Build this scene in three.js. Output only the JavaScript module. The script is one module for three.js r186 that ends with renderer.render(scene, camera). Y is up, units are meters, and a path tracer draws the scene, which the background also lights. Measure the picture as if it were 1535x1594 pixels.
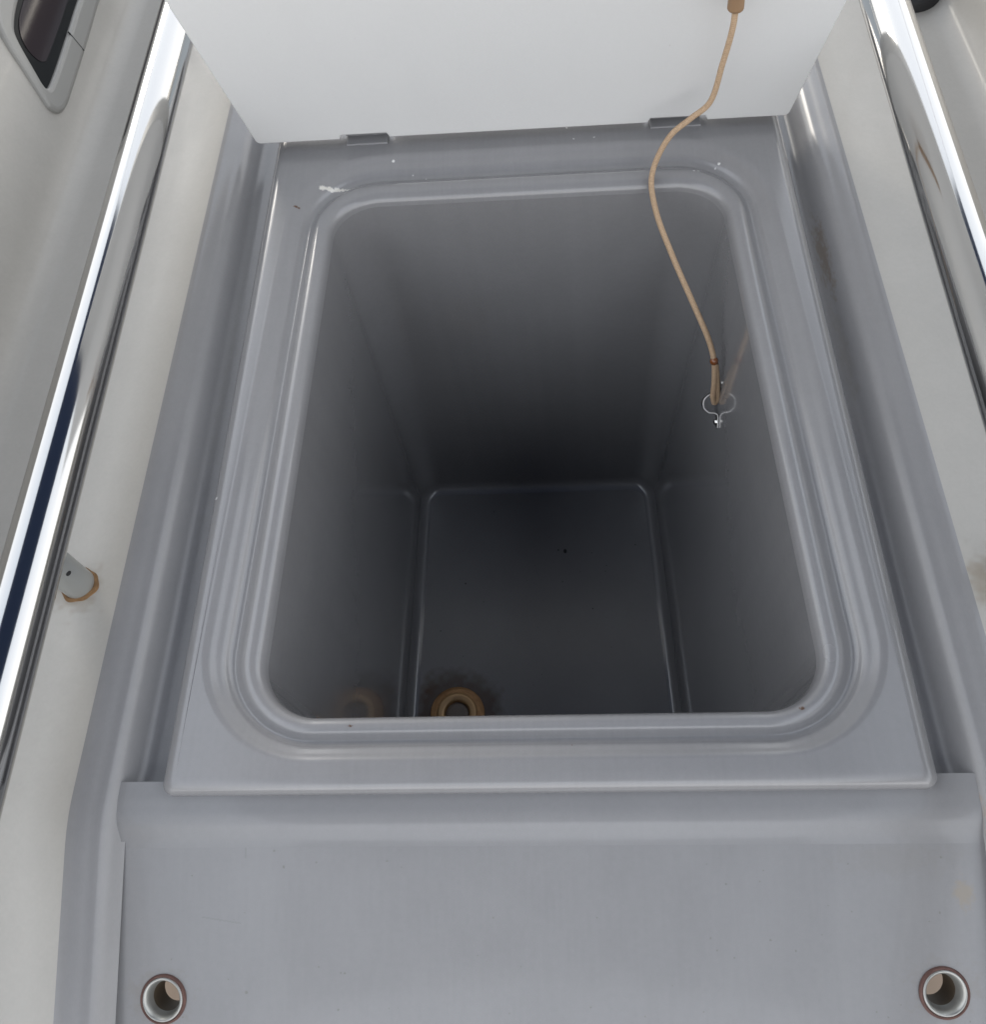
import * as THREE from 'three';
import { mergeGeometries } from 'three/addons/utils/BufferGeometryUtils.js';

// ---------------------------------------------------------------- camera, sky, sun, exposure
const scene = new THREE.Scene();
const camera = new THREE.PerspectiveCamera(63.81, 1535 / 1594, 0.02, 60);
camera.position.set(0.0057, 0.5, 0.3518);
camera.setRotationFromMatrix(new THREE.Matrix4().makeBasis(
  new THREE.Vector3(0.9978, -0.0658, -0.0011),
  new THREE.Vector3(0.0296, 0.4647, -0.8850),
  new THREE.Vector3(0.0587, 0.8830, 0.4656)));
scene.add(camera);

const SKY_W = 256, SKY_H = 128;
const skyData = new Float32Array(SKY_W * SKY_H * 4);
for (let j = 0; j < SKY_H; j++) for (let i = 0; i < SKY_W; i++) {
  const e = ((j + 0.5) / SKY_H - 0.5) * Math.PI, k = (j * SKY_W + i) * 4;
  const s = Math.max(0, Math.sin(e));
  const w = Math.pow(s, 0.7);
  const hor = [1.4, 1.375, 1.335], zen = [0.62, 0.69, 0.80], sea = [0.26, 0.29, 0.32];
  const b = Math.min(1, Math.max(0, -Math.sin(e) / 0.06));
  for (let c = 0; c < 3; c++) skyData[k + c] = e >= 0 ? hor[c] * (1 - w) + zen[c] * w : hor[c] * (1 - b) + sea[c] * b;
  skyData[k + 3] = 1;
}
const sky = new THREE.DataTexture(skyData, SKY_W, SKY_H, THREE.RGBAFormat, THREE.FloatType);
sky.mapping = THREE.EquirectangularReflectionMapping;
sky.magFilter = sky.minFilter = THREE.LinearFilter;
sky.needsUpdate = true;
scene.background = sky; scene.environment = sky;

const sun = new THREE.DirectionalLight(new THREE.Color(1.0, 0.93, 0.82), 0.5);
sun.position.set(-1.5, 1.4, -2.6); sun.target.position.set(0, 0, 0);
sun.castShadow = true; sun.shadow.radius = 30; sun.shadow.mapSize.set(2048, 2048);
Object.assign(sun.shadow.camera, { left: -1.2, right: 1.2, top: 1.2, bottom: -1.2, near: 0.1, far: 8 });
scene.add(sun, sun.target);

const renderer = new THREE.WebGLRenderer({ antialias: true });
renderer.setSize(987, 1024);
renderer.toneMapping = THREE.LinearToneMapping;
renderer.toneMappingExposure = 2.15;
renderer.shadowMap.enabled = true;

// ---------------------------------------------------------------- helpers
let seed = 7;
const rnd = () => { seed = (seed * 1664525 + 1013904223) >>> 0; return seed / 4294967296; };
const lattice = new Float32Array(65536); for (let i = 0; i < 65536; i++) lattice[i] = rnd();
function vnoise(x, y, per) {
  const x0 = Math.floor(x), y0 = Math.floor(y); let fx = x - x0, fy = y - y0;
  fx = fx * fx * (3 - 2 * fx); fy = fy * fy * (3 - 2 * fy);
  const m = (v) => ((v % per) + per) % per;
  const h = (a, b) => lattice[(m(a) * 157 + m(b) * 7919 + per * 31) & 65535];
  return (h(x0, y0) * (1 - fx) + h(x0 + 1, y0) * fx) * (1 - fy) + (h(x0, y0 + 1) * (1 - fx) + h(x0 + 1, y0 + 1) * fx) * fy;
}
const srgb = (l) => 255 * (l <= 0.0031308 ? l * 12.92 : 1.055 * Math.pow(Math.max(0, l), 1 / 2.4) - 0.055);
function tex(w, h, fn, color = true) {           // fn(u, v, out) fills linear rgb
  const d = new Uint8Array(w * h * 4), o = [0, 0, 0];
  for (let j = 0; j < h; j++) for (let i = 0; i < w; i++) {
    fn((i + 0.5) / w, (j + 0.5) / h, o); const k = (j * w + i) * 4; const dither = color ? (rnd() - 0.5) * 2.4 : 0;
    for (let c = 0; c < 3; c++) d[k + c] = Math.min(255, Math.max(0, Math.round((color ? srgb(o[c]) : o[c] * 255) + dither)));
    d[k + 3] = 255;
  }
  const t = new THREE.DataTexture(d, w, h, THREE.RGBAFormat);
  t.wrapS = t.wrapT = THREE.RepeatWrapping; t.magFilter = THREE.LinearFilter; t.minFilter = THREE.LinearMipmapLinearFilter; t.generateMipmaps = true;
  if (color) t.colorSpace = THREE.SRGBColorSpace;
  t.needsUpdate = true; return t;
}
const GREY = [0.232, 0.230, 0.2345], WHITE = [0.385, 0.369, 0.340];
// mottled gelcoat: coarse clouding, fine grain and small specks
function mottle(u, v) {
  const a = vnoise(u * 5, v * 5, 5) - 0.5, b = vnoise(u * 23, v * 23, 23) - 0.5, c = vnoise(u * 190, v * 190, 190) - 0.5;
  return 1 + 0.05 * a + 0.035 * b + 0.03 * c;
}
const clamp01 = (x) => Math.min(1, Math.max(0, x));
const mixTo = (o, rgb, k) => { for (let c = 0; c < 3; c++) o[c] += (rgb[c] - o[c]) * k; };
function specks(n, x0, x1, z0, z1, r0, r1) {
  const a = []; for (let i = 0; i < n; i++) a.push([x0 + rnd() * (x1 - x0), z0 + rnd() * (z1 - z0), r0 + rnd() * rnd() * (r1 - r0)]); return a;
}
const bumpTex = tex(512, 512, (u, v, o) => {
  o[0] = o[1] = o[2] = 0.5 + 0.6 * (vnoise(u * 110, v * 110, 110) - 0.5) + 0.4 * (vnoise(u * 240, v * 240, 240) - 0.5);
}, false);
const roughTex = tex(512, 512, (u, v, o) => {
  const s = vnoise(u * 9, v * 9, 9) * 0.6 + vnoise(u * 60, v * 60, 60) * 0.4;
  o[0] = o[1] = o[2] = 0.8 + 0.2 * s;
}, false);

const gel = (map, rough = 0.26, coat = 0.5, coatRough = 0.07) => new THREE.MeshPhysicalMaterial({
  color: 0xffffff, map, roughness: rough, roughnessMap: roughTex, bumpMap: bumpTex, bumpScale: 0.00002,
  clearcoat: coat, clearcoatRoughness: coatRough, ior: 1.5 });
const tileGrey = tex(1024, 1024, (u, v, o) => { const m = mottle(u, v); for (let c = 0; c < 3; c++) o[c] = GREY[c] * m; });
const streak = (u, v) => vnoise(u * 90, v * 2, 90) * 0.6 + vnoise(u * 28, v * 3, 28) * 0.4 - 0.5;
const tileWall = tex(1024, 512, (u, v, o) => {   // run marks down the tub walls
  const m = mottle(u, v) * (1 + 0.07 * streak(u, v)); for (let c = 0; c < 3; c++) o[c] = GREY[c] * m;
});
// rim: seen in plan, x -0.32..0.32, z -0.36..0.36 (chips and specks where the rim has them)
const chips = [];
for (let i = 0; i < 26; i++) { const t = i / 25; chips.push([-0.181 + 0.036 * t + 0.001 * rnd(), -0.2405 - 0.0045 * t + 0.0012 * (rnd() - 0.5), 0.0017 * (1 - t) * (0.3 + rnd()) + 0.0004]); }
const whiteSpots = [[-0.1172, -0.2682, 0.0014], [0.0385, -0.297, 0.001], [0.0442, -0.282, 0.0008], [0.0624, -0.2823, 0.0009], [-0.2244, 0.0718, 0.0011], [0.1681, -0.2464, 0.0012], [0.165, -0.244, 0.0007], [0.150, -0.2395, 0.0013], [0.146, -0.2392, 0.0011], [-0.1, -0.256, 0.0006], [-0.088, -0.252, 0.0006]];
const darkSpots = [[-0.1996, -0.2161, 0.0014], [-0.1975, -0.2155, 0.0011], [-0.1151, 0.2333, 0.001], [0.158, 0.2265, 0.0012], [-0.181, -0.213, 0.0005], [0.118, -0.252, 0.0007], [0.104, -0.249, 0.0005], [0.02, 0.246, 0.0005]];
const rimMap = tex(1536, 1728, (u, v, o) => {
  const x = (u - 0.5) * 0.64, z = (v - 0.5) * 0.72, m = mottle(u * 1.5, v * 1.5) * (1 + 0.03 * (vnoise(u * 300, v * 12, 300) - 0.5));
  for (let c = 0; c < 3; c++) o[c] = GREY[c] * m;
  const n = (vnoise(x * 2600 + 400, z * 2600 + 400, 251) - 0.5) * 0.0011;
  if (z < -0.2) for (const [a, b, r] of chips) { const q = Math.hypot((x - a) * 0.8, z - b) + n; if (q < r) mixTo(o, [0.62, 0.6, 0.55], 0.9 * clamp01((r - q) / 0.0003)); }
  for (const [a, b, r] of whiteSpots) { if (Math.abs(x - a) > 0.004 || Math.abs(z - b) > 0.004) continue; const q = Math.hypot(x - a, z - b) + n; if (q < r) mixTo(o, [0.66, 0.66, 0.64], clamp01((r - q) / 0.0004)); }
  for (const [a, b, r] of darkSpots) { if (Math.abs(x - a) > 0.004 || Math.abs(z - b) > 0.004) continue; const q = Math.hypot((x - a) * 0.7, z - b) + n; if (q < r) mixTo(o, [0.09, 0.045, 0.025], clamp01((r - q) / 0.0005)); }
});
// tub floor in plan: rust ring round the drain, grit
const DRAIN = [-0.1045, 0.101];
const grit = specks(60, -0.16, 0.16, -0.2, 0.2, 0.0004, 0.0011); grit.push([0.036, -0.116, 0.0024], [0.027, -0.118, 0.0011], [0.05, 0.13, 0.002], [0.062, 0.135, 0.0012]);
const floorMap = tex(768, 1024, (u, v, o) => {
  const x = (u - 0.5) * 0.36, z = (v - 0.5) * 0.48, m = mottle(u, v) * (1 + 0.10 * (vnoise(u * 9, v * 9, 9) - 0.5));
  for (let c = 0; c < 3; c++) o[c] = GREY[c] * m;
  const d = Math.hypot(x - DRAIN[0], z - DRAIN[1]), n = vnoise(u * 60, v * 80, 240) * 0.5 + vnoise(u * 19, v * 25, 200) * 0.5;
  const k = clamp01((0.063 + 0.016 * (n - 0.5) - d) / 0.02);
  mixTo(o, [0.05 + 0.05 * n, 0.028 + 0.026 * n, 0.014 + 0.012 * n], k * (0.7 + 0.35 * n));
  for (const [a, b, r] of grit) { if (Math.abs(x - a) > 0.004 || Math.abs(z - b) > 0.004) continue; const q = Math.hypot(x - a, (z - b) * 0.7); if (q < r) mixTo(o, [0.012, 0.01, 0.009], clamp01((r - q) / 0.0005)); }
});
// side mouldings: u across the profile (metres from the gutter), v along z from -1.2 to 0.6
function sideMap(base, stains) {
  return (w, h, span) => tex(w, h, (u, v, o) => {
    const s = u * span, z = -1.2 + v * 1.8, m = mottle(u * span * 2.2, v * 4) * (1 + 0.02 * (vnoise(u * span * 160, v * 300, 300) - 0.5));
    for (let c = 0; c < 3; c++) o[c] = base[c] * m;
    for (const [a, b, ra, rb, rgb, k] of stains) {
      const q = Math.hypot((s - a) / ra, (z - b) / rb); if (q > 1.6) continue;
      const n = vnoise(u * 90, v * 620, 640) * 0.6 + vnoise(u * 31, v * 211, 211) * 0.4;
      mixTo(o, rgb, k * clamp01((1.25 * n + 0.35 - q) / 0.7));
    }
  });
}
const mat = {};
mat.rim = gel(rimMap, 0.28, 0.55, 0.16);
mat.wall = gel(tileWall, 0.2, 0.7);
mat.floor = gel(floorMap, 0.36, 0.5, 0.28);
mat.grey = gel(tileGrey, 0.36, 0.35);
const lidScuffs = specks(30, 0, 1, 0, 1, 0.0006, 0.002);
const lidMap = tex(1024, 1024, (u, v, o) => {
  const m = 1 + 0.35 * (mottle(u, v) - 1); o[0] = 0.632 * m; o[1] = 0.629 * m; o[2] = 0.62 * m;
  for (const [a, b, r] of lidScuffs) if (Math.abs(u - a) < 0.003 && Math.hypot(u - a, v - b) < r) mixTo(o, [0.5, 0.485, 0.46], 0.5);
});
mat.lid = new THREE.MeshPhysicalMaterial({ color: new THREE.Color(1, 1, 1), map: lidMap, roughness: 0.5, roughnessMap: roughTex, bumpMap: bumpTex, bumpScale: 0.00003, clearcoat: 0.25, clearcoatRoughness: 0.3 });
mat.chrome = new THREE.MeshPhysicalMaterial({ color: new THREE.Color(0.47, 0.465, 0.455), metalness: 1, roughness: 0.11 });
mat.steel = new THREE.MeshStandardMaterial({ color: new THREE.Color(0.62, 0.61, 0.59), metalness: 1, roughness: 0.22 });
mat.dullSteel = new THREE.MeshStandardMaterial({ color: new THREE.Color(0.46, 0.47, 0.46), metalness: 0.75, roughness: 0.45, roughnessMap: roughTex });
const rustTex = tex(256, 256, (u, v, o) => {
  const n = vnoise(u * 24, v * 24, 24) * 0.6 + vnoise(u * 60, v * 60, 60) * 0.4; o[0] = 0.07 + 0.19 * n; o[1] = 0.04 + 0.105 * n; o[2] = 0.018 + 0.045 * n;
});
mat.rust = new THREE.MeshStandardMaterial({ map: rustTex, roughness: 0.9 });
const sealTex = tex(256, 64, (u, v, o) => {
  const n = vnoise(u * 20, v * 5, 20) * 0.6 + vnoise(u * 60, v * 15, 60) * 0.4; o[0] = 0.07 + 0.08 * n; o[1] = 0.035 + 0.045 * n; o[2] = 0.03 + 0.035 * n;
});
mat.sealant = new THREE.MeshStandardMaterial({ map: sealTex, roughness: 0.85 });
const bronzeTex = tex(256, 256, (u, v, o) => {
  const n = vnoise(u * 10, v * 10, 10) * 0.55 + vnoise(u * 47, v * 47, 47) * 0.45; o[0] = 0.40 + 0.38 * n; o[1] = 0.20 + 0.27 * n; o[2] = 0.085 + 0.14 * n;
});
mat.bronze = new THREE.MeshStandardMaterial({ map: bronzeTex, metalness: 0.25, roughness: 0.6 });
mat.bore = new THREE.MeshStandardMaterial({ color: new THREE.Color(0.10, 0.075, 0.05), metalness: 0.3, roughness: 0.7 });
const weave = tex(64, 256, (u, v, o) => {
  const n = vnoise(u * 16, v * 64, 64), p = Math.sin((u * 6 + v * 8) * Math.PI * 2) * Math.sin((u * 6 - v * 8) * Math.PI * 2);
  const k = 0.86 + 0.12 * p + 0.22 * (n - 0.5); o[0] = 0.60 * k; o[1] = 0.42 * k; o[2] = 0.27 * k;
});
const weaveBump = tex(64, 256, (u, v, o) => { o[0] = o[1] = o[2] = 0.5 + 0.5 * Math.sin((u * 6 + v * 8) * Math.PI * 2) * Math.sin((u * 6 - v * 8) * Math.PI * 2); }, false);
mat.rope = new THREE.MeshStandardMaterial({ map: weave, bumpMap: weaveBump, bumpScale: 0.0006, roughness: 0.85 });
mat.sleeve = new THREE.MeshStandardMaterial({ color: new THREE.Color(0.36, 0.22, 0.12), roughness: 0.6, bumpMap: bumpTex, bumpScale: 0.0006 });
mat.bead = new THREE.MeshPhysicalMaterial({ color: new THREE.Color(0.20, 0.065, 0.02), roughness: 0.25, clearcoat: 0.6 });
mat.glass = new THREE.MeshPhysicalMaterial({ color: new THREE.Color(0.030, 0.024, 0.027), roughness: 0.1, specularIntensity: 0.35 });
mat.frit = new THREE.MeshPhysicalMaterial({ color: new THREE.Color(0.006, 0.007, 0.008), roughness: 0.3, specularIntensity: 0.3 });
mat.frame = new THREE.MeshStandardMaterial({ color: new THREE.Color(0.27, 0.265, 0.25), metalness: 0.15, roughness: 0.5, roughnessMap: roughTex });
mat.canvas = new THREE.MeshPhysicalMaterial({ color: new THREE.Color(0.05, 0.08, 0.17), roughness: 1, transmission: 0.3, thickness: 0 });
mat.hinge = new THREE.MeshStandardMaterial({ color: new THREE.Color(0.30, 0.30, 0.31), metalness: 0.2, roughness: 0.6 });
mat.socket = new THREE.MeshStandardMaterial({ color: new THREE.Color(0.40, 0.40, 0.38), metalness: 0.7, roughness: 0.42, roughnessMap: roughTex });
mat.plug = new THREE.MeshStandardMaterial({ color: new THREE.Color(0.20, 0.17, 0.15), metalness: 0.3, roughness: 0.5 });
mat.strap = new THREE.MeshStandardMaterial({ color: new THREE.Color(0.42, 0.41, 0.40), metalness: 1, roughness: 0.3 });
mat.brass = new THREE.MeshStandardMaterial({ color: new THREE.Color(0.62, 0.40, 0.20), metalness: 0.5, roughness: 0.4, roughnessMap: roughTex });
mat.rubber = new THREE.MeshStandardMaterial({ color: new THREE.Color(0.012, 0.012, 0.013), roughness: 0.6 });

const names = {};
const numbered = (n) => { const k = names[n] = (names[n] ?? -1) + 1; return k ? `${n}_${String(k).padStart(3, '0')}` : n; };
function mesh(name, geometry, material, parent = scene) {
  const m = new THREE.Mesh(geometry, material); m.name = parent === scene ? numbered(name) : name;
  m.castShadow = m.receiveShadow = true; parent.add(m); return m;
}
function thing(name, label, category, group) {
  const o = new THREE.Group(); o.name = numbered(name); o.userData = { label, category }; if (group) o.userData.group = group; scene.add(o); return o;
}
const structure = (m, label) => { m.userData = { kind: 'structure', label }; return m; };

// rounded-rectangle ring in plan; x widens with z by taper
const CN = 14, SN = 4;
function ring({ hx, zf, zr, r, y, t = 0 }) {
  const p = [], cs = [[1, 1, 0], [-1, 1, 90], [-1, -1, 180], [1, -1, 270]];
  for (const [sx, sz, a0] of cs) {
    const cx = sx * (hx - r), cz = sz > 0 ? zf - r : -(zr - r);
    for (let i = 0; i <= CN; i++) { const a = (a0 + 90 * i / CN) * Math.PI / 180; p.push([cx + r * Math.cos(a), y, cz + r * Math.sin(a)]); }
    // straight run to the next corner
    const nx = cs[(cs.findIndex((c) => c[2] === a0) + 1) % 4];
    const q0 = p[p.length - 1], a1 = nx[2] * Math.PI / 180, ncx = nx[0] * (hx - r), ncz = nx[1] > 0 ? zf - r : -(zr - r);
    const q1 = [ncx + r * Math.cos(a1), y, ncz + r * Math.sin(a1)];
    for (let i = 1; i < SN; i++) p.push([q0[0] + (q1[0] - q0[0]) * i / SN, y, q0[2] + (q1[2] - q0[2]) * i / SN]);
  }
  for (const q of p) q[0] += Math.sign(q[0]) * t * q[2] * Math.min(1, Math.abs(q[0]) / 0.1);
  return p;
}
function loft(rings, uvMode, capCentre) {
  const n = rings[0].length, pos = [], uv = [], idx = []; let run = 0;
  rings.forEach((rg, k) => {
    if (k) run += Math.hypot(rg[0][0] - rings[k - 1][0][0], rg[0][1] - rings[k - 1][0][1], rg[0][2] - rings[k - 1][0][2]);
    let per = 0;
    for (let i = 0; i <= n; i++) {
      const q = rg[i % n], b = rg[(i + n - 1) % n]; if (i) per += Math.hypot(q[0] - b[0], q[2] - b[2]);
      pos.push(...q); uv.push(...uvMode(q, per, run));
    }
  });
  for (let k = 0; k + 1 < rings.length; k++) for (let i = 0; i < n; i++) {
    const a = k * (n + 1) + i, b = a + 1, c = a + n + 1, d = c + 1; idx.push(a, b, c, b, d, c);
  }
  if (capCentre) { const c = pos.length / 3; pos.push(...capCentre); uv.push(...uvMode(capCentre, 0, 0)); for (let i = 0; i < n; i++) idx.push(c, i + 1, i); }
  const g = new THREE.BufferGeometry();
  g.setAttribute('position', new THREE.Float32BufferAttribute(pos, 3)); g.setAttribute('uv', new THREE.Float32BufferAttribute(uv, 2)); g.setIndex(idx);
  g.computeVertexNormals();
  const N = g.attributes.normal;                                    // weld the seam's normals
  for (let k = 0; k < rings.length; k++) { const a = k * (n + 1), b = a + n; const v = new THREE.Vector3(N.getX(a) + N.getX(b), N.getY(a) + N.getY(b), N.getZ(a) + N.getZ(b)).normalize(); N.setXYZ(a, v.x, v.y, v.z); N.setXYZ(b, v.x, v.y, v.z); }
  return g;
}

// ---------------------------------------------------------------- the grey locker moulding
const W = 0.1712, L = 0.226, D = 0.506, TP = 0.0206;
const off = (s, y, r) => ring({ hx: W + s, zf: L + s * (s > 0 ? 0.75 : 1), zr: L + s * (s > 0 ? 1.25 : 1), r, y, t: TP });
const locker = thing('storage_locker', 'deep grey glossy moulded locker with rounded rim sunk into the boat deck', 'locker');
{
  // floor
  const planFloor = (q) => [q[0] / 0.36 + 0.5, q[2] / 0.48 + 0.5];
  mesh('floor', loft([off(-0.0195, -D, 0.016)], planFloor, [0, -D, 0]), mat.floor, locker);
  const nf = locker.children[0].geometry.attributes.normal; for (let i = 0; i < nf.count; i++) nf.setXYZ(i, 0, 1, 0);
  // walls with a floor fillet
  const rows = [];
  for (let i = 0; i <= 8; i++) { const a = (i / 8) * Math.PI / 2; rows.push(off(-0.0195 + 0.0135 * Math.sin(a), -D + 0.0135 * (1 - Math.cos(a)), 0.016 + 0.0135 * Math.sin(a))); }
  for (let i = 1; i <= 12; i++) { const k = i / 12; rows.push(off(-0.006 + 0.006 * k, -D + 0.0135 + (D - 0.0135 - 0.0105) * k, 0.0295 + 0.0085 * k)); }
  mesh('tub_wall', loft(rows, (q, per, run) => [per / 0.9, run / 0.55]), mat.wall, locker);
  // rim: lip, groove, sloping strip, flange
  const pr = new THREE.CatmullRomCurve3([[0, -0.0105], [0.0012, -0.0058], [0.0042, -0.0019], [0.0088, -0.0002], [0.0135, -0.0010], [0.0178, -0.0040], [0.0210, -0.0056], [0.0240, -0.0044], [0.0268, -0.0016], [0.0318, 0.0010], [0.0362, 0.0034], [0.0392, 0.0041], [0.042, 0.0042]].map(([a, b]) => new THREE.Vector3(a, b, 0)), false, 'centripetal');
  const rr = pr.getPoints(70).map((v) => off(v.x, v.y, 0.038 + v.x));
  const FX = 0.2273, FZ = 0.2725, FR = 0.46, ER = 0.0095;
  for (const k of [0.45, 0.9]) rr.push(ring({ hx: 0.2132 + (FX - ER - 0.2132) * k, zf: 0.2575 + (FZ - ER - 0.2575) * k, zr: 0.2785 + (FR - ER - 0.2785) * k, r: 0.08 + (0.0035 - 0.08) * k, y: 0.0043, t: TP * (1 - k) }));
  for (let i = 0; i <= 8; i++) { const a = (i / 8) * Math.PI / 2; rr.push(ring({ hx: FX - ER + ER * Math.sin(a), zf: FZ - ER + ER * Math.sin(a), zr: FR - ER + ER * Math.sin(a), r: 0.0035 + 0.003 * Math.sin(a), y: 0.0043 - ER * 0.8 * (1 - Math.cos(a)) })); }
  rr.push(ring({ hx: FX + 0.001, zf: FZ + 0.0005, zr: FR, r: 0.0065, y: -0.012 }), ring({ hx: FX + 0.002, zf: FZ + 0.0005, zr: FR, r: 0.0065, y: -0.05 }));
  mesh('rim', loft(rr, (q) => [q[0] / 0.64 + 0.5, q[2] / 0.72 + 0.5]), mat.rim, locker);
}

// ---------------------------------------------------------------- side mouldings swept along z
const bend = (z) => { const d = z - 0.272; return d <= 0 ? 0 : -Math.tan(18 * Math.PI / 180) * (d < 0.03 ? d * d / 0.06 : d - 0.015); };
const zs = []; for (let z = -1.2; z < 0.255; z += 0.097) zs.push(z); for (let z = 0.255; z <= 0.62; z += 0.0075) zs.push(z);
const ramp = (z, y) => { const k = Math.min(1, Math.max(0, (z - 0.245) / 0.032)), e = k * k * (3 - 2 * k); return y < -0.0105 ? y + (-0.0105 - y) * e : y; };
function sweep(profile, from, to, span, flip) {
  const acc = [0]; for (let i = 1; i < profile.length; i++) acc.push(acc[i - 1] + Math.hypot(profile[i][0] - profile[i - 1][0], profile[i][1] - profile[i - 1][1]));
  const nrm = profile.map((_, i) => { const a = profile[Math.max(0, i - 1)], b = profile[Math.min(profile.length - 1, i + 1)]; let x = -(b[1] - a[1]), y = b[0] - a[0]; const l = Math.hypot(x, y); return flip ? [-x / l, -y / l] : [x / l, y / l]; });
  const pos = [], uv = [], nn = [], idx = [], w = to - from + 1;
  zs.forEach((z) => {
    const sl = (bend(z + 0.004) - bend(z - 0.004)) / 0.008;
    for (let i = from; i <= to; i++) {
      const under = z > 0.282 && Math.abs(profile[i][0]) < 0.25;   // no gutter beyond the ledge, only its outer wall
      pos.push(under ? Math.sign(profile[i][0]) * 0.25 : profile[i][0], (under ? Math.max(-0.0105, profile[i][1]) : ramp(z, profile[i][1])) + bend(z), z); uv.push((acc[i] - acc[from]) / span, (z + 1.2) / 1.8);
      const v = new THREE.Vector3(nrm[i][0], nrm[i][1], -sl * nrm[i][1]).normalize(); nn.push(v.x, v.y, v.z);
    }
  });
  for (let k = 0; k + 1 < zs.length; k++) for (let i = 0; i < w - 1; i++) { const a = k * w + i, b = a + 1, c = a + w, d = c + 1; flip ? idx.push(a, b, c, b, d, c) : idx.push(a, c, b, b, c, d); }
  const g = new THREE.BufferGeometry();
  g.setAttribute('position', new THREE.Float32BufferAttribute(pos, 3)); g.setAttribute('normal', new THREE.Float32BufferAttribute(nn, 3)); g.setAttribute('uv', new THREE.Float32BufferAttribute(uv, 2)); g.setIndex(idx);
  return g;
}
function smooth(points, n) { return new THREE.CatmullRomCurve3(points.map(([a, b]) => new THREE.Vector3(a, b, 0)), false, 'centripetal').getPoints(n).map((v) => [v.x, v.y]); }
const gutterPts = [[0.222, -0.0192], [0.234, -0.019], [0.2395, -0.0184], [0.2445, -0.0158], [0.2490, -0.0108], [0.253, -0.0055], [0.2555, -0.0028], [0.258, -0.0010], [0.262, 0.0004], [0.2665, 0.0026], [0.271, 0.0041], [0.2755, 0.0045]];
const deckPts = [[0.2755, 0.0045], [0.30, 0.0045], [0.32, 0.0045], [0.36, 0.0045], [0.385, 0.0046], [0.397, 0.0062], [0.4065, 0.0115], [0.412, 0.020], [0.4165, 0.032], [0.424, 0.053], [0.4334, 0.0786], [0.445, 0.110], [0.459, 0.148], [0.4615, 0.155], [0.466, 0.160], [0.474, 0.162], [0.50, 0.1625]];
for (const side of [-1, 1]) {
  const shift = side < 0 ? 0.0035 : -0.0025;
  const g = smooth(gutterPts, 44).map(([x, y]) => [side * (x + (x > 0.23 ? shift : 0)), y]);
  const d = smooth(deckPts, 60).map(([x, y]) => [side * (x + shift), y]);
  const all = g.concat(d.slice(1)), flip = side > 0;
  const span = 0.09;
  const stains = side > 0 ? [[0.022, -0.15, 0.006, 0.05, [0.165, 0.12, 0.075], 0.55], [0.02, -0.05, 0.005, 0.06, [0.19, 0.172, 0.15], 0.3], [0.03, 0.282, 0.006, 0.012, [0.26, 0.18, 0.12], 0.5], [0.012, 0.33, 0.005, 0.014, [0.26, 0.185, 0.11], 0.4]] : [[0.02, 0.0, 0.005, 0.2, [0.19, 0.183, 0.178], 0.3]];
  mesh('gutter', sweep(all, 0, 44, span, !flip), gel(sideMap(GREY, stains)(256, 1536, span), 0.36, 0.3, 0.18), locker);
  const px = side < 0 ? 0.024 : 0.006, pz = side < 0 ? 0.137 : 0.142;
  const dst = [[px + 0.004, pz + 0.004, 0.02, 0.02, [0.24, 0.19, 0.13], 0.5], [0.06, -0.2, 0.05, 0.12, [0.34, 0.325, 0.295], 0.18], [0.03, 0.2, 0.02, 0.06, [0.335, 0.32, 0.295], 0.18], [0.05, 0.35, 0.03, 0.07, [0.34, 0.325, 0.30], 0.18]];
  const dm = mesh(side < 0 ? 'deck_left' : 'deck_right', sweep(all, 44, all.length - 1, 0.38, !flip), gel(sideMap(WHITE, dst)(384, 1536, 0.38), 0.5, 0.12));
  structure(dm, side < 0 ? 'off-white moulded side deck rising into a low bulwark under the left rail' : 'off-white moulded side deck rising into a low bulwark under the right rail');
}

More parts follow.
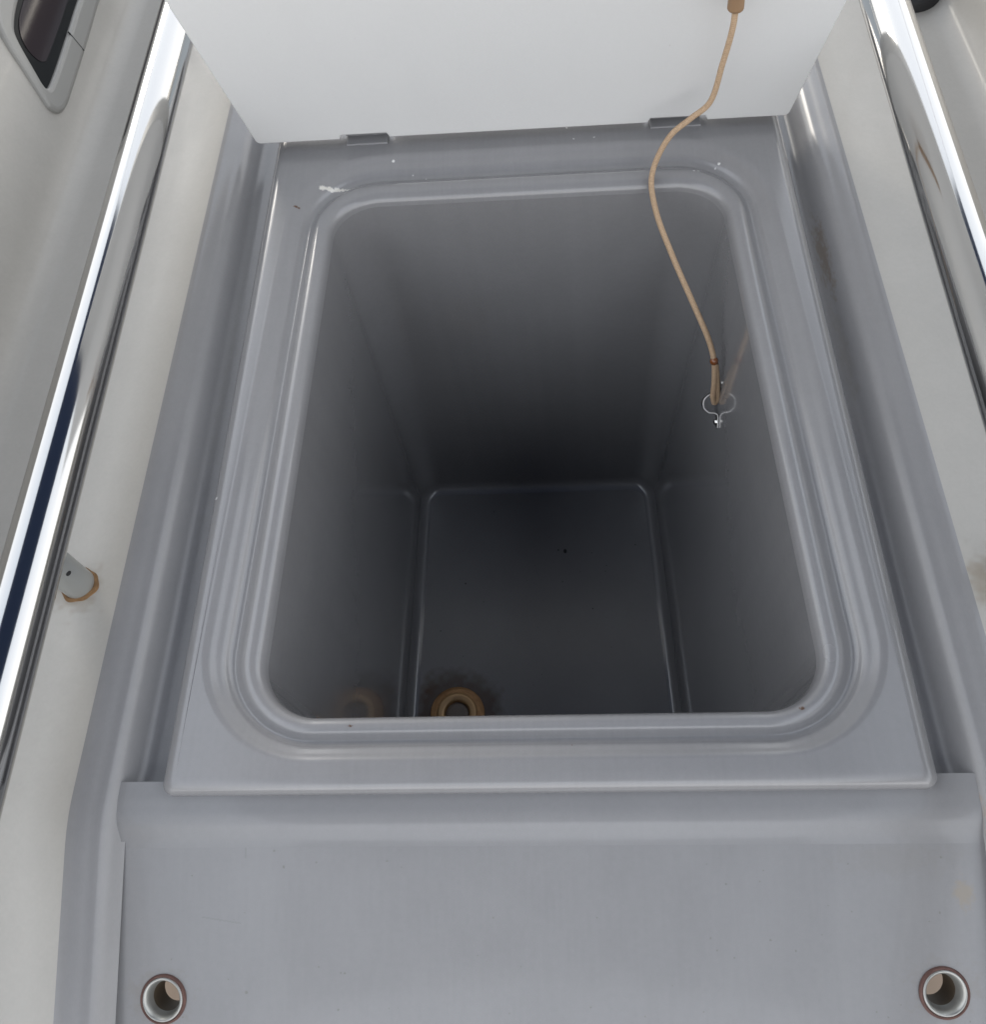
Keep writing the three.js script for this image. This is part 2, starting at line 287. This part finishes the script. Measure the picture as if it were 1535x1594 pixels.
// ---------------------------------------------------------------- front sill with the two sockets
const TH = 20 * Math.PI / 180;
const panelAt = (x, s, h = 0) => new THREE.Vector3(x, -0.0118 - s * Math.sin(TH) + h * Math.cos(TH), 0.2903 + s * Math.cos(TH) + h * Math.sin(TH));
const SOCK = [[-0.2237, 0.0957], [0.221, 0.0903]];
{
  const prof = smooth([[0.264, -0.0060], [0.2735, -0.0062], [0.2785, -0.0068], [0.2835, -0.0076], [0.2880, -0.0091], [0.2925, -0.0115], [0.2970, -0.0139], [0.303, -0.0166]], 64);
  const s = new THREE.Shape(); s.moveTo(-0.262, -0.06); s.lineTo(-0.264, prof[0][1]);
  prof.slice(1).forEach(([z, y]) => s.lineTo(-z, y)); s.lineTo(-0.303, -0.06); s.closePath();
  const g = new THREE.ExtrudeGeometry(s, { depth: 0.5105, bevelEnabled: false, curveSegments: 4 }); g.rotateY(Math.PI / 2); g.translate(-0.258, 0, 0);
  const gu = g.attributes.uv, gp = g.attributes.position; for (let i = 0; i < gu.count; i++) gu.setXY(i, gp.getX(i) / 0.5, gp.getZ(i) / 0.5);
  const gn = g.attributes.normal;                                    // smooth normals over the rolled top
  for (let i = 0; i < gn.count; i++) { if (Math.abs(gn.getX(i)) > 0.5 || gp.getY(i) < -0.05) continue; let k = 0, bd = 9; prof.forEach(([z, y], j) => { const d = Math.hypot(z - gp.getZ(i), y - gp.getY(i)); if (d < bd) { bd = d; k = j; } }); const a = prof[Math.max(0, k - 1)], b = prof[Math.min(prof.length - 1, k + 1)], l = Math.hypot(b[0] - a[0], b[1] - a[1]); if (gn.getY(i) > 0.1) gn.setXYZ(i, 0, (b[0] - a[0]) / l, -(b[1] - a[1]) / l); }
  mesh('ledge', g, mat.grey, locker);
  const ps = new THREE.Shape(); ps.moveTo(-0.262, 0); ps.lineTo(0.262, 0); ps.lineTo(0.262, 0.15); ps.lineTo(-0.262, 0.15); ps.closePath();
  for (const [x, q] of SOCK) { const h = new THREE.Path(); h.absarc(x, q, 0.0120, 0, Math.PI * 2, true); ps.holes.push(h); }
  const pg = new THREE.ExtrudeGeometry(ps, { depth: 0.008, bevelEnabled: false, curveSegments: 40 });
  pg.translate(0, 0, -0.008); pg.rotateX(Math.PI / 2); pg.scale(1, -1, 1);
  const pp = pg.attributes.position, uvp = pg.attributes.uv;
  // local x, y(height), z(along the slope)
  for (let i = 0; i < pp.count; i++) { const v = panelAt(pp.getX(i), pp.getZ(i), pp.getY(i)); uvp.setXY(i, pp.getX(i) / 0.5, pp.getZ(i) / 0.5); pp.setXYZ(i, v.x, v.y, v.z); }
  const ix = pg.index; if (ix) { for (let i = 0; i < ix.count; i += 3) { const a = ix.getX(i); ix.setX(i, ix.getX(i + 1)); ix.setX(i + 1, a); } } else for (let i = 0; i < pp.count; i += 3) { for (const at of [pp, uvp]) { const t = []; for (let c = 0; c < at.itemSize; c++) { t[c] = at.getComponent(i, c); at.setComponent(i, c, at.getComponent(i + 1, c)); at.setComponent(i + 1, c, t[c]); } } }
  pg.computeVertexNormals();
  const fine = specks(70, -0.25, 0.25, 0, 0.15, 0.0003, 0.0008);
  const panelMap = tex(1280, 384, (u, v, o) => {
    const x = (u - 0.5) * 0.524, q = v * 0.15, m = mottle(u * 1.05, v * 0.3) * (1 + 0.05 * (vnoise(u * 14, v * 4, 64) - 0.5)) * (1 + 0.03 * (vnoise(u * 260, v * 9, 260) - 0.5));
    for (let c = 0; c < 3; c++) o[c] = GREY[c] * m;
    const n = vnoise(u * 70, v * 20, 131) * 0.35 + vnoise(u * 210, v * 60, 211) * 0.35 + vnoise(u * 600, v * 172, 601) * 0.3;
    for (const [a, b, ra, rb, rgb, k] of [[0.236, 0.037, 0.006, 0.011, [0.30, 0.23, 0.14], 0.4], [0.243, 0.004, 0.01, 0.007, [0.27, 0.20, 0.15], 0.4], [-0.225, 0.095, 0.022, 0.02, [0.2, 0.178, 0.155], 0.35], [0.222, 0.09, 0.022, 0.02, [0.2, 0.178, 0.155], 0.35], [0.2, 0.02, 0.04, 0.012, [0.21, 0.198, 0.185], 0.25]]) { const d = Math.hypot((x - a) / ra, (q - b) / rb); if (d < 1.6) mixTo(o, rgb, k * clamp01((1.2 * n + 0.35 - d) / 0.6)); }
    if (Math.abs(x + 0.176) < 0.0005 && q > 0.006 && q < 0.017) mixTo(o, [0.17, 0.17, 0.17], 0.5);
    if (Math.abs(q - 0.052 - 0.15 * (x + 0.19)) < 0.0004 && Math.abs(x + 0.19) < 0.012) mixTo(o, [0.19, 0.19, 0.19], 0.5);
    for (const [a, b, r] of fine) { if (Math.abs(x - a) > 0.001 || Math.abs(q - b) > 0.001) continue; if (Math.hypot(x - a, q - b) < r) mixTo(o, [0.14, 0.13, 0.12], 0.6); }
  });
  for (let i = 0; i < uvp.count; i++) uvp.setXY(i, uvp.getX(i) * 0.5 / 0.524 + 0.5, uvp.getY(i) * 0.5 / 0.15);
  mesh('front_panel', pg, gel(panelMap, 0.42, 0.25), locker);
}
SOCK.forEach(([x, s], i) => {
  const o = thing('drain_socket', i ? 'round steel-rimmed socket in the grey panel at bottom right corner' : 'round steel-rimmed socket in the grey panel at bottom left corner', 'socket', 'sockets in the front panel');
  o.position.copy(panelAt(x, s)); o.rotation.x = TH; o.rotation.z = i ? -0.04 : 0.04; o.scale.setScalar(0.88);
  const lathe = (pts, n = 48) => new THREE.LatheGeometry(pts.map(([a, b]) => new THREE.Vector2(a, b)), n);
  mesh('sealant_ring', lathe([[0.0138, 0.0], [0.0140, 0.0010], [0.0147, 0.0013], [0.0156, 0.0008], [0.0160, -0.0004]]), mat.sealant, o);
  mesh('rim', lathe([[0.0098, -0.006], [0.0103, -0.003], [0.0112, -0.0004], [0.0123, 0.0012], [0.0132, 0.0016], [0.0139, 0.001], [0.0141, -0.001]]), mat.socket, o);
  mesh('bore', lathe([[0.0099, -0.0058], [0.0098, -0.012], [0.0096, -0.021]]), mat.bore, o);
});
{
  const g = new THREE.BoxGeometry(2.4, 0.02, 2.2); g.translate(0, -0.34, 1.35);
  const teak = tex(512, 512, (u, v, o) => { const n = vnoise(u * 60, v * 4, 60) * 0.6 + vnoise(u * 200, v * 9, 200) * 0.4; o[0] = 0.17 + 0.13 * n; o[1] = 0.125 + 0.105 * n; o[2] = 0.09 + 0.085 * n; });
  structure(mesh('cockpit_floor', g, new THREE.MeshStandardMaterial({ map: teak, roughness: 0.75 })), 'pale brown cockpit floor below the sloping panel');
}

// ---------------------------------------------------------------- drain in the locker floor
{
  const o = thing('floor_drain', 'rusty bronze drain fitting in the dark locker floor near the front edge', 'drain'); o.position.set(DRAIN[0], -D, DRAIN[1]);
  const lathe = (pts, n = 48) => new THREE.LatheGeometry(pts.map(([a, b]) => new THREE.Vector2(a, b)), n);
  mesh('flange', lathe([[0.0335, 0], [0.0335, 0.0025], [0.0322, 0.0045], [0.027, 0.006], [0.021, 0.0068], [0.0165, 0.0062], [0.0148, 0.004], [0.0145, 0.001]]), mat.bronze, o);
  mesh('inner_ring', lathe([[0.0245, 0.0058], [0.0243, 0.0078], [0.0225, 0.0086], [0.0175, 0.0084], [0.0152, 0.0072], [0.0146, 0.004]]), mat.brass, o);
  mesh('plug', lathe([[0.0001, 0.0035], [0.010, 0.0035], [0.0135, 0.0028], [0.0146, 0.0012]], 32), mat.plug, o);
}

// ---------------------------------------------------------------- lid, standing open on its hinges
{
  const lid = thing('locker_lid', 'large plain white hatch lid standing open behind the locker', 'hatch lid');
  const y0 = 0.0135, LEAN = 1 * Math.PI / 180;
  lid.position.set(0, y0, -0.285); lid.rotation.x = LEAN;
  const fl = 0.222, fr = 0.198, H = 0.5;
  const s = new THREE.Shape();
  const bl = [-0.2399, 0.0008], br = [0.2301, -0.0007], rc = 0.004;
  const ln = (x) => bl[1] + (br[1] - bl[1]) * (x - bl[0]) / (br[0] - bl[0]);
  s.moveTo(bl[0] + rc, ln(bl[0] + rc));
  for (const [a, b] of [[-0.1638, -0.1203], [0.1095, 0.1596]]) { s.lineTo(a - 0.001, ln(a)); s.lineTo(a + 0.0015, ln(a) + 0.0042); s.lineTo(b - 0.0015, ln(b) + 0.0042); s.lineTo(b + 0.001, ln(b)); }
  s.lineTo(br[0] - rc, ln(br[0] - rc)); s.quadraticCurveTo(br[0], br[1], br[0] + fr * rc, br[1] + rc);
  s.lineTo(br[0] + fr * (H - 0.03), H - 0.03); s.quadraticCurveTo(br[0] + fr * H, H, br[0] + fr * H - 0.03, H);
  s.lineTo(bl[0] - fl * H + 0.03, H); s.quadraticCurveTo(bl[0] - fl * H, H, bl[0] - fl * (H - 0.03), H - 0.03);
  s.lineTo(bl[0] - fl * rc, bl[1] + rc); s.quadraticCurveTo(bl[0], bl[1], bl[0] + rc, ln(bl[0] + rc));
  const g = new THREE.ExtrudeGeometry(s, { depth: 0.026, bevelEnabled: true, bevelSize: 0.0016, bevelThickness: 0.0016, bevelSegments: 3, bevelOffset: -0.0016 });
  g.translate(0, 0, -0.0276); const u = g.attributes.uv; for (let i = 0; i < u.count; i++) u.setXY(i, u.getX(i) / 0.5, u.getY(i) / 0.5);
  mesh('panel', g, mat.lid, lid);
  for (const [a, b] of [[-0.1638, -0.1203], [0.1095, 0.1596]]) {
    const w = b - a - 0.006, x = (a + b) / 2, parts = [];
    const kn = new THREE.CylinderGeometry(0.0042, 0.0042, w, 20); kn.rotateZ(Math.PI / 2); kn.translate(x, -0.003, -0.016); parts.push(kn);
    const leaf = new THREE.BoxGeometry(w, 0.0016, 0.026); leaf.rotateX(-LEAN); leaf.translate(x, -0.0086, -0.017); parts.push(leaf);
    const web = new THREE.BoxGeometry(w * 0.9, 0.008, 0.002); web.translate(x, -0.006, -0.016); parts.push(web);
    mesh('hinge', mergeGeometries(parts), mat.hinge, lid);
  }
}

// ---------------------------------------------------------------- rails
function rail(a, b, posts, label) {
  const o = thing('grab_rail', label, 'rail', 'polished rails along both side decks');
  const A = new THREE.Vector3(...a), B = new THREE.Vector3(...b), R = 0.017;
  mesh('tube', new THREE.TubeGeometry(new THREE.LineCurve3(A, B), 40, R, 64), mat.chrome, o);
  for (const [x, z] of posts) {
    const k = (z - a[2]) / (b[2] - a[2]), top = A.clone().lerp(B, k), base = new THREE.Vector3(x, 0.0046, z);
    const dir = top.clone().sub(base), len = dir.length() - R * 0.7; dir.normalize();
    const g = new THREE.CylinderGeometry(0.0104, 0.0106, len, 36); g.translate(0, len / 2, 0);
    g.applyQuaternion(new THREE.Quaternion().setFromUnitVectors(new THREE.Vector3(0, 1, 0), dir)); g.translate(base.x, base.y, base.z);
    const p = mesh('post', g, mat.dullSteel, o);
    const t = new THREE.LatheGeometry([[0.0100, 0.0022], [0.0110, 0.0024], [0.0121, 0.0014], [0.0127, -0.0006]].map(([q, w]) => new THREE.Vector2(q, w)), 96);
    const tp = t.attributes.position; for (let i = 0; i < tp.count; i++) { const q = Math.atan2(tp.getZ(i), tp.getX(i)), s = 1 + 0.05 * Math.sin(q * 3 + 1) + 0.03 * Math.sin(q * 7); tp.setX(i, tp.getX(i) * s); tp.setZ(i, tp.getZ(i) * s); }
    t.computeVertexNormals(); t.translate(x, 0.0046, z); mesh('rust_ring', t, mat.rust, p);
    const sc = new THREE.CylinderGeometry(0.0019, 0.0019, 0.0022, 14); sc.rotateZ(Math.PI / 2); sc.rotateY(-0.5); sc.translate(x + (x < 0 ? 0.0092 : -0.0092), 0.036, z + 0.0048); mesh('set_screw', sc, mat.rubber, p);
  }
}
const lineAt = (a, b, z) => [a[0] + (b[0] - a[0]) * (z - a[2]) / (b[2] - a[2]), a[1] + (b[1] - a[1]) * (z - a[2]) / (b[2] - a[2]), z];
{
  const l0 = [-0.3081, 0.0691, -0.3239], l1 = [-0.3055, 0.0629, 0.0659], r0 = [0.295, 0.085, -0.35], r1 = [0.283, 0.085, 0.05];
  rail(lineAt(l0, l1, -1.1), lineAt(l0, l1, 0.56), [[-0.307, 0.137], [-0.311, -0.62]], 'polished steel rail on the left side deck with a rusty post foot');
  rail(lineAt(r0, r1, -1.1), lineAt(r0, r1, 0.56), [[0.299, 0.142], [0.3, -0.62]], 'polished steel rail on the right side deck beside the rope');
}

// ---------------------------------------------------------------- eye strap on the right tub wall
{
  const o = thing('eye_strap', 'small bowed steel strap screwed to the right locker wall, rope tied to it', 'eye strap');
  const A = new THREE.Vector3(0, -0.110, -0.093), B = new THREE.Vector3(0, -0.134, -0.068), mid = A.clone().add(B).multiplyScalar(0.5);
  const wallX = (y, z) => W + TP * z - 0.006 * (-y / D);
  o.position.set(wallX(mid.y, mid.z), mid.y, mid.z);
  const ax = B.clone().sub(A), hl = ax.length() / 2; ax.normalize();
  const M = new THREE.Matrix4().makeBasis(ax, new THREE.Vector3(-1, 0, 0), ax.clone().cross(new THREE.Vector3(-1, 0, 0)));
  o.setRotationFromMatrix(M);                                        // local x along the strap, y out of the wall
  const c = new THREE.CatmullRomCurve3([[-hl - 0.005, 0.0007], [-hl, 0.0007], [-hl * 0.62, 0.0012], [-hl * 0.5, 0.004], [-hl * 0.46, 0.009], [-hl * 0.2, 0.0135], [hl * 0.2, 0.0135], [hl * 0.46, 0.009], [hl * 0.5, 0.004], [hl * 0.62, 0.0012], [hl, 0.0007], [hl + 0.005, 0.0007]].map(([x, y]) => new THREE.Vector3(x, y, 0)), false, 'centripetal').getPoints(60);
  const s = new THREE.Shape(); const up = [], dn = [];
  c.forEach((p, i) => { const t = c[Math.min(c.length - 1, i + 1)].clone().sub(c[Math.max(0, i - 1)]).normalize(); up.push([p.x - t.y * 0.00045, p.y + t.x * 0.00045]); dn.push([p.x + t.y * 0.00045, p.y - t.x * 0.00045]); });
  s.moveTo(...up[0]); up.slice(1).forEach((q) => s.lineTo(...q)); dn.reverse().forEach((q) => s.lineTo(...q)); s.closePath();
  const g = new THREE.ExtrudeGeometry(s, { depth: 0.006, bevelEnabled: true, bevelSize: 0.0002, bevelThickness: 0.0003, bevelSegments: 2, curveSegments: 4 }); g.translate(0, 0, -0.003);
  mesh('strap', g, mat.strap, o);
  for (const q of [-hl, hl]) { const h = new THREE.LatheGeometry([[0, 0.0042], [0.0016, 0.004], [0.0028, 0.003], [0.0034, 0.0012]].map(([a, b]) => new THREE.Vector2(a, b)), 24); h.translate(q, 0, 0); mesh('screw', h, mat.steel, o); }
}

// ---------------------------------------------------------------- rope from the lid to the eye strap
{
  const o = thing('lid_rope', 'thin tan lanyard rope hanging from the white lid into the locker', 'rope');
  const P = [[0.1585, 0.21, -0.2555], [0.1588, 0.175, -0.2605], [0.1592, 0.1446, -0.264], [0.1609, 0.1274, -0.266], [0.1617, 0.1093, -0.264], [0.1586, 0.08, -0.262], [0.1531, 0.0497, -0.258], [0.1378, 0.0419, -0.25], [0.1225, 0.0331, -0.243], [0.1117, 0.0141, -0.236], [0.1081, 0.0023, -0.2265], [0.1109, -0.0084, -0.2], [0.1237, -0.0259, -0.165], [0.1419, -0.0493, -0.128], [0.153, -0.0642, -0.105], [0.1584, -0.0785, -0.094], [0.1612, -0.1, -0.0865], [0.1622, -0.1165, -0.083]].map((q) => new THREE.Vector3(...q));
  const cv = new THREE.CatmullRomCurve3(P, false, 'centripetal');
  const tube = (curve, n, r) => { const g = new THREE.TubeGeometry(curve, n, r, 14); const u = g.attributes.uv, len = curve.getLength(); for (let i = 0; i < u.count; i++) u.setXY(i, u.getY(i), u.getX(i) * len / 0.022); return g; };
  mesh('cord', tube(cv, 260, 0.0024), mat.rope, o);
  const back = new THREE.CatmullRomCurve3([[0.1622, -0.1165, -0.083], [0.1648, -0.1235, -0.0812], [0.1672, -0.1205, -0.083], [0.1655, -0.108, -0.0855], [0.1632, -0.094, -0.0895], [0.1604, -0.081, -0.0932]].map((q) => new THREE.Vector3(...q)), false, 'centripetal');
  mesh('loop', tube(back, 60, 0.0021), mat.rope, o);
  const b = new THREE.SphereGeometry(0.0037, 24, 16); b.scale(1, 1.1, 1); b.translate(0.1584, -0.0785, -0.094); mesh('bead', b, mat.bead, o);
  const sl = []; for (let i = 0; i <= 30; i++) sl.push(cv.getPoint(i / 30 * (3.3 / 17)));
  const sc = new THREE.CatmullRomCurve3(sl); const sg = tube(sc, 40, 0.0062);
  mesh('sleeve', sg, mat.sleeve, o);
  const end = new THREE.SphereGeometry(0.0062, 20, 12); end.scale(1, 0.5, 1); end.translate(sl[30].x, sl[30].y, sl[30].z); mesh('sleeve_end', end, mat.sleeve, o);
}

// ---------------------------------------------------------------- tinted side window on the left bulwark
{
  const o = thing('side_window', 'dark tinted side window with grey frame, pointed end, on the left bulwark', 'window');
  const A = 70 * Math.PI / 180;
  // local x = -z of the world (towards the bow), local y = up the bulwark, local z = out of the bulwark
  o.position.set(-0.4085, 0, 0);
  o.setRotationFromMatrix(new THREE.Matrix4().makeBasis(new THREE.Vector3(0, 0, -1), new THREE.Vector3(-Math.cos(A), Math.sin(A), 0), new THREE.Vector3(Math.sin(A), Math.cos(A), 0)));
  const q = (z, y) => new THREE.Vector2(-z, y / Math.sin(A));
  const inner = [q(-0.3338, 0.0510), q(-0.3626, 0.0514), q(-0.4175, 0.0534), q(-0.4559, 0.0549), q(-0.60, 0.058), q(-0.76, 0.061), q(-0.785, 0.066), q(-0.79, 0.078), q(-0.785, 0.095), q(-0.76, 0.104), q(-0.6, 0.104), q(-0.45, 0.1005), q(-0.387, 0.0966), q(-0.3563, 0.0921), q(-0.3438, 0.0855), q(-0.33, 0.0645), q(-0.3248, 0.0553), q(-0.3262, 0.0518)];
  const outer = [q(-0.3344, 0.0318), q(-0.37, 0.0328), q(-0.4266, 0.0347), q(-0.481, 0.0372), q(-0.60, 0.041), q(-0.765, 0.044), q(-0.80, 0.051), q(-0.81, 0.078), q(-0.80, 0.105), q(-0.765, 0.121), q(-0.6, 0.122), q(-0.45, 0.119), q(-0.382, 0.115), q(-0.348, 0.108), q(-0.333, 0.0955), q(-0.3215, 0.0725), q(-0.311, 0.051), q(-0.3088, 0.0435), q(-0.3125, 0.0365), q(-0.3215, 0.0328)];
  const sp = (pts) => new THREE.SplineCurve([...pts, pts[0]]).getPoints(pts.length * 6);
  const fs = new THREE.Shape(sp(outer)), hole = new THREE.Path(sp(inner)); fs.holes.push(hole);
  const fg = new THREE.ExtrudeGeometry(fs, { depth: 0.004, bevelEnabled: true, bevelSize: 0.0045, bevelThickness: 0.004, bevelSegments: 3, bevelOffset: -0.0045, curveSegments: 4 }); fg.translate(0, 0, -0.003);
  mesh('frame', fg, mat.frame, o);
  const pane = new THREE.ExtrudeGeometry(new THREE.Shape(sp(inner)), { depth: 0.002, bevelEnabled: false }); pane.scale(1, 1, 1); pane.translate(0, 0, -0.0002); mesh('border', pane, mat.frit, o);
  const gi = [q(-0.352, 0.0600), q(-0.40, 0.0605), q(-0.47, 0.063), q(-0.60, 0.066), q(-0.77, 0.070), q(-0.778, 0.08), q(-0.77, 0.094), q(-0.6, 0.098), q(-0.45, 0.0955), q(-0.387, 0.0925), q(-0.36, 0.0885), q(-0.3465, 0.0785), q(-0.3455, 0.066)];
  const gg = new THREE.ExtrudeGeometry(new THREE.Shape(sp(gi)), { depth: 0.0012, bevelEnabled: false }); gg.translate(0, 0, 0.0012); mesh('pane', gg, mat.glass, o);
  const jn = new THREE.BoxGeometry(0.0006, 0.019, 0.0014); jn.rotateZ(-0.1); jn.translate(0.4035, 0.0475, 0.0046); mesh('frame_joint', jn, mat.rubber, o);
}

// ---------------------------------------------------------------- black fitting on the right side deck
{
  const o = thing('deck_cap', 'black rubber cap on the right side deck beside the rail, cut by the frame', 'cap');
  o.position.set(0.372, 0.0046, -0.466);
  mesh('cap', new THREE.LatheGeometry([[0, 0.024], [0.012, 0.0235], [0.024, 0.0205], [0.0285, 0.016], [0.0292, 0.011]].map(([a, b]) => new THREE.Vector2(a, b)), 40), mat.rubber, o);
  mesh('base_ring', new THREE.LatheGeometry([[0.0285, 0.012], [0.032, 0.0105], [0.0345, 0.006], [0.035, 0]].map(([a, b]) => new THREE.Vector2(a, b)), 40), mat.rubber, o);
}

// ---------------------------------------------------------------- blue canvas canopy overhead (out of frame, mirrored in the rails)
{
  const o = thing('canopy', 'dark blue canvas canopy overhead, seen only as blue stripes mirrored in the rails', 'canopy');
  const CW = 0.76, Z0 = -1.5, Z1 = 1.9, CY = 1.55, arch = (x) => CY + 0.12 * (1 - (x / CW) ** 2);
  const cs = new THREE.Shape(); for (let i = 0; i <= 40; i++) { const x = -CW + 2 * CW * i / 40; i ? cs.lineTo(x, arch(x)) : cs.moveTo(x, arch(x)); }
  for (let i = 40; i >= 0; i--) { const x = -CW + 2 * CW * i / 40; cs.lineTo(x, arch(x) - 0.004); } cs.closePath();
  const cg = new THREE.ExtrudeGeometry(cs, { depth: Z1 - Z0, bevelEnabled: false }); cg.translate(0, 0, Z0);
  mesh('canvas', cg, mat.canvas, o);
  for (const z of [Z0 + 0.02, (Z0 + Z1) / 2, Z1 - 0.02]) {
    const pts = [new THREE.Vector3(-CW, 0.16, z)]; for (let i = 0; i <= 12; i++) { const x = -CW + 2 * CW * i / 12; pts.push(new THREE.Vector3(x * 0.99, arch(x) - 0.018, z)); } pts.push(new THREE.Vector3(CW, 0.16, z));
    mesh('bow', new THREE.TubeGeometry(new THREE.CatmullRomCurve3(pts, false, 'centripetal'), 90, 0.011, 12), mat.steel, o);
  }
}

renderer.render(scene, camera);
